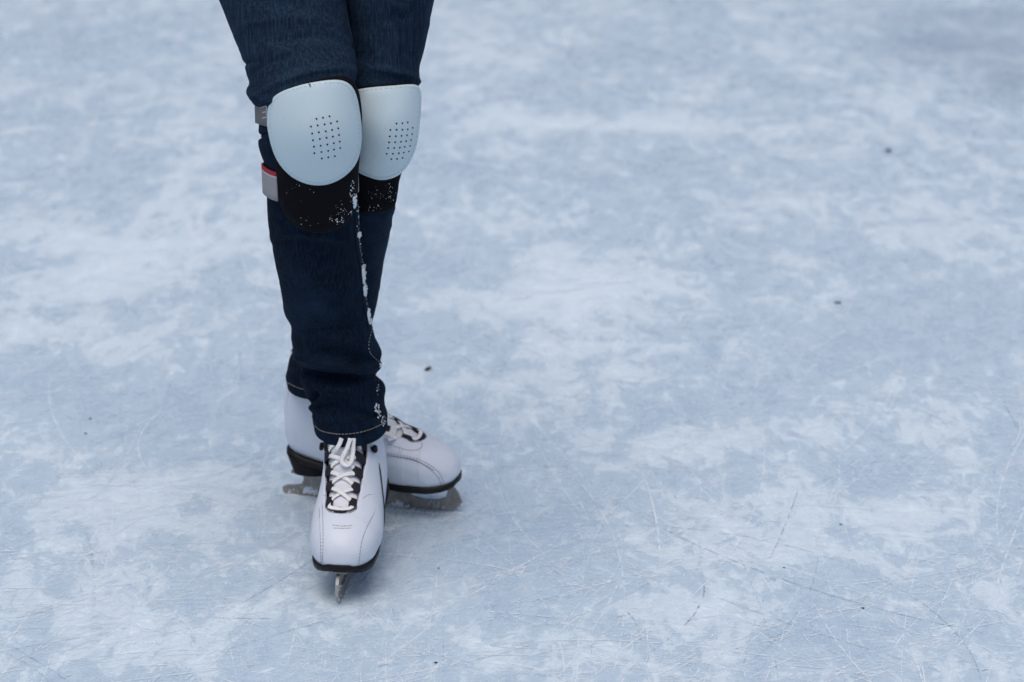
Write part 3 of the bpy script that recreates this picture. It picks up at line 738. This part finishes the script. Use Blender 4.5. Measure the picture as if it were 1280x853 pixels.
    for nm, x0, x1, z, w_ in (('mounting_plate', .150, .238, .0410, .014), ('mounting_plate', .016, .068, .0410, .022)):
        V = []
        for x in [lerp(x0, x1, i / 12) for i in range(13)]:
            e = w_ * math.sin(pi * (.12 + .8 * (x - x0) / (x1 - x0))) ** .4
            if x0 > .1: zz = min(z, bz(x) - .0042)
            else: zz = z
            for u, dz in ((-1, 0), (-1, -.0022), (0, -.0026), (1, -.0022), (1, 0)): V.append(boot.W(x, u * e + boot.side * bend(x) * .8, zz + dz - .0001))
        F = grid_faces(13, 5, True); F.append(tuple(range(5))); F.append(tuple(60 + j for j in range(5))[::-1])
        mesh(nm, V, F, STEEL, root, smooth=False)
    return root, bv, bbv, BVHTree.FromPolygons(tV, tF), bl, up

g0, g1 = G(356, 616), G(571, 640)
drr = g1 - g0; kk = drr.length / .2465
print('rear blade', drr.length, kk)
rear = Boot(g0, drr, -1, kk)
FY = R(6.5)
fd = Vector((-math.sin(FY), -math.cos(FY), 0))
ftip = G(422.5, 757)
front = Boot(ftip - fd * .247 * kk, fd, 1, kk, lean=-.25)
FK, fbv, fbl, ftg, fblade, fup = ice_skate(front, 'front white skate seen toe on, laces tied in a bow',
    [[(438, 548, .010), (434, 560, .012), (428, 572, .010), (428, 579, .008), (434, 582, .007), (439, 577, .008), (441, 566, .010), (442, 548, .010)],
     [(427, 548, .010), (424, 556, .012), (419, 563, .010), (413, 570, .008), (408, 568.5, .007), (407, 561, .007), (410, 554, .009), (414, 547, .010)],
     [(446, 548, .010), (448, 555, .008), (449.5, 562, .004)]])
RK, rbv, rbl, rtg, rblade, rup = ice_skate(rear, 'white skate turned sideways behind the front one',
    [[(482, 543, .008), (488, 548, .008), (494, 547, .005), (499, 545, .003)], [(484, 545, .008), (489, 540, .010), (491, 534, .008), (493, 538, .006), (490, 546, .006), (488, 551, .004)], [(480, 542, .012), (486, 543, .014), (490, 547, .012), (485, 550, .01)]])
z6 = lambda L: [(370 + x / 6.56, 640 + y / 6.56) for x, y in L]
z7 = lambda L: [(470 + x / 6.093, 510 + y / 6.093) for x, y in L]
stitch([(z6([(185, -120), (190, 0), (200, 250), (205, 430)]), True), (z6([(215, -80), (218, 0), (222, 200), (215, 420)]), True), (z6([(650, -60), (640, 10), (570, 150), (535, 270), (515, 430)]), True),
        ([(454, 623), (460, 619), (467, 618)], True), ([(403, 620), (409, 619), (414, 622)], True), (z6([(300, 108), (380, 116), (460, 112)]), True), (z6([(310, 132), (380, 136), (450, 132)]), True),
        ([(409, 572), (410.5, 600), (412, 625), (416, 645), (424, 653), (433, 654), (444, 650), (453, 640), (460, 618), (465, 590), (465, 560)], True)], fbv, 'stitching', THREAD, FK, .0008, .0020, .0016, .0019)
stitch([(z7([(85, 345), (200, 362), (330, 395), (430, 450), (490, 505), (515, 575)]), True), (z7([(85, 368), (200, 385), (300, 405), (370, 440), (430, 485), (480, 540), (495, 600)]), True),
        (z7([(90, 275), (150, 295), (230, 318), (300, 322), (345, 300), (350, 265)]), True)], rbv, 'stitching', THREAD, RK, .0008, .0020, .0016, .0019)
stitch([(z7([(85, 358), (200, 376), (300, 400), (400, 452), (440, 480)]), False)], rbv, 'seam', CREASE, RK, .0014, off=.0012)
stitch([([(361.5, 486), (359.5, 505), (358.4, 520), (358, 535), (359.2, 548), (362, 558)], False)], rbv, 'back_piping', THREAD, RK, .0022, off=.0012)
# black side flash of the front boot
V, F = [], []
fl = [(lerp(10.2, 6.6, i / 15), lerp(1.38, 1.78, (i / 15) ** 1.3)) for i in range(16)]
ribbon(V, F, [front.S(q, th, .0018) for q, th in fl], [front.NW(q, th) for q, th in fl], .0065, .0012, 6, True)
mesh('side_flash', V, F, SOLE, FK)
# snow stuck on the blades
snow_on(rbl, [(386, 613, 7, 4, 60, .0016), (394, 616, 4, 3, 30, .0014), (497, 630, 7, 3.5, 50, .0012), (505, 634, 8, 3, 30, .0012), (489, 633, 6, 3, 24, .001), (548, 634, 8, 3, 20, .0007), (544, 630, 12, 3, 20, .0006), (366, 614, 8, 2, 14, .0008)], rblade, 21)
snow_on(fbl, [(424, 735, 3, 8, 8, .0007), (425, 746, 3, 5, 10, .0008)], fblade, 22)

# ------------------------------------------------------------------ things lying on the ice
def leaf(px, py, L, w, ang, curl, label, m, name='dead_leaf', cat='leaf', group='bits of debris on the ice'):
    c = G(px, py); V = []; n = 12
    for i in range(n):
        t = i / (n - 1); h = w * .5 * math.sin(pi * t) ** .75 * (1 + .25 * math.sin(9 * t)) + .0002
        for u in (-1, -.5, 0, .5, 1):
            x = (t - .5) * L; y = u * h + .12 * L * math.sin(pi * t); z = .0015 + curl * (abs(u) ** 1.6 * .5 + (t - .5) ** 2 * 2) + (0 if u else -.0006)
            V.append(c + Vector((x * math.cos(ang) - y * math.sin(ang), x * math.sin(ang) + y * math.cos(ang), max(.001, z))))
    o = mesh(name, V, grid_faces(n, 5), m, loc=c); solid(o, .0005, 1)
    tag(o, label, cat, group); return o
leaf(535.5, 463, .0150, .0080, 1.0, .003, 'curled brown leaf lying just right of the jeans', LEAF)
leaf(1111, 190, .012, .014, 1.2, .004, 'dark blurred leaf scrap farthest back on the ice', DIRT)
leaf(1047, 380, .0125, .0050, .05, .002, 'thin dark leaf scrap on the far right ice', LEAF)
def speck(px, py, r, label):
    c = G(px, py); V, F = [], []; blob(V, F, c + Vector((0, 0, r * .4)), r, (1.2, 1, .5), .6, px)
    tag(mesh('grit', V, F, DIRT, loc=c), label, 'grit', 'tiny specks of grit on the ice')
speck(113, 524, .0019, 'upper of two tiny dark specks on the left ice'); speck(107, 542.5, .0017, 'lower of two tiny dark specks on the left ice')
speck(548, 711, .0014, 'tiny dark speck to the right of the front skate toe'); speck(545, 829, .0018, 'tiny dark speck near the bottom edge below the skates')
speck(1079, 761, .0018, 'tiny black speck in the lower right, the nearest of three'); speck(1051, 656, .0015, 'tiny black speck in the lower right, the farthest of three'); speck(980, 710, .0013, 'tiny black speck in the lower right, the middle of three')
# shaved snow on the ice beside the blades
V, F = [], []; rr = random.Random(5)
def flakes(pts, n, rad, spread):
    for i in range(n):
        t = rr.random() * (len(pts) - 1); q = spline([tuple(G(*p)) for p in pts], t)
        c = Vector(q) + Vector((rr.gauss(0, spread), rr.gauss(0, spread), 0)); blob(V, F, c, rad * rr.uniform(.3, 1.2), (1.3, 1.1, .45), .6, rr.random() * 90, 6, 5)
flakes([(484, 636), (515, 639), (545, 642), (575, 641)], 130, .0013, .0022)
flakes([(358, 617), (380, 620), (396, 623)], 70, .0013, .0025)
flakes([(425, 754), (432, 742), (445, 722)], 60, .0012, .0030)
flakes([(476, 660), (486, 661), (497, 657)], 90, .0016, .004)
flakes([(484, 640), (560, 645)], 100, .0007, .012)
tag(mesh('shaved_snow', V, F, SNOW), 'loose shaved snow crumbs beside the skate blades', 'snow', kind='stuff')

# ------------------------------------------------------------------ light
SUN_EL, SUN_AZ = R(76), R(195)
w = bpy.data.worlds.new('World'); sc.world = w; w.use_nodes = True; nt = w.node_tree
bg = nt.nodes['Background']; sky = nt.nodes.new('ShaderNodeTexSky'); sky.sky_type = 'NISHITA'; sky.sun_disc = False
sky.sun_elevation = SUN_EL; sky.sun_rotation = SUN_AZ; sky.air_density = 1.0; sky.dust_density = 5.0; sky.ozone_density = 1.0
nt.links.new(sky.outputs[0], bg.inputs[0]); bg.inputs[1].default_value = .12
sd = bpy.data.lights.new('sun', 'SUN'); sd.energy = .9; sd.angle = R(50); sd.color = (1, .95, .9)
so = bpy.data.objects.new('sun', sd); col.objects.link(so)
dirv = Vector((math.sin(SUN_AZ) * math.cos(SUN_EL), math.cos(SUN_AZ) * math.cos(SUN_EL), math.sin(SUN_EL)))
so.rotation_euler = dirv.to_track_quat('Z', 'Y').to_euler(); so.location = (0, -1, 6)
sc.view_settings.view_transform = 'Standard'; sc.view_settings.look = 'None'; sc.view_settings.gamma = 1
sc.view_settings.exposure = 0.0; sc.view_settings.use_curve_mapping = False
sc.cycles.transparent_max_bounces = 24
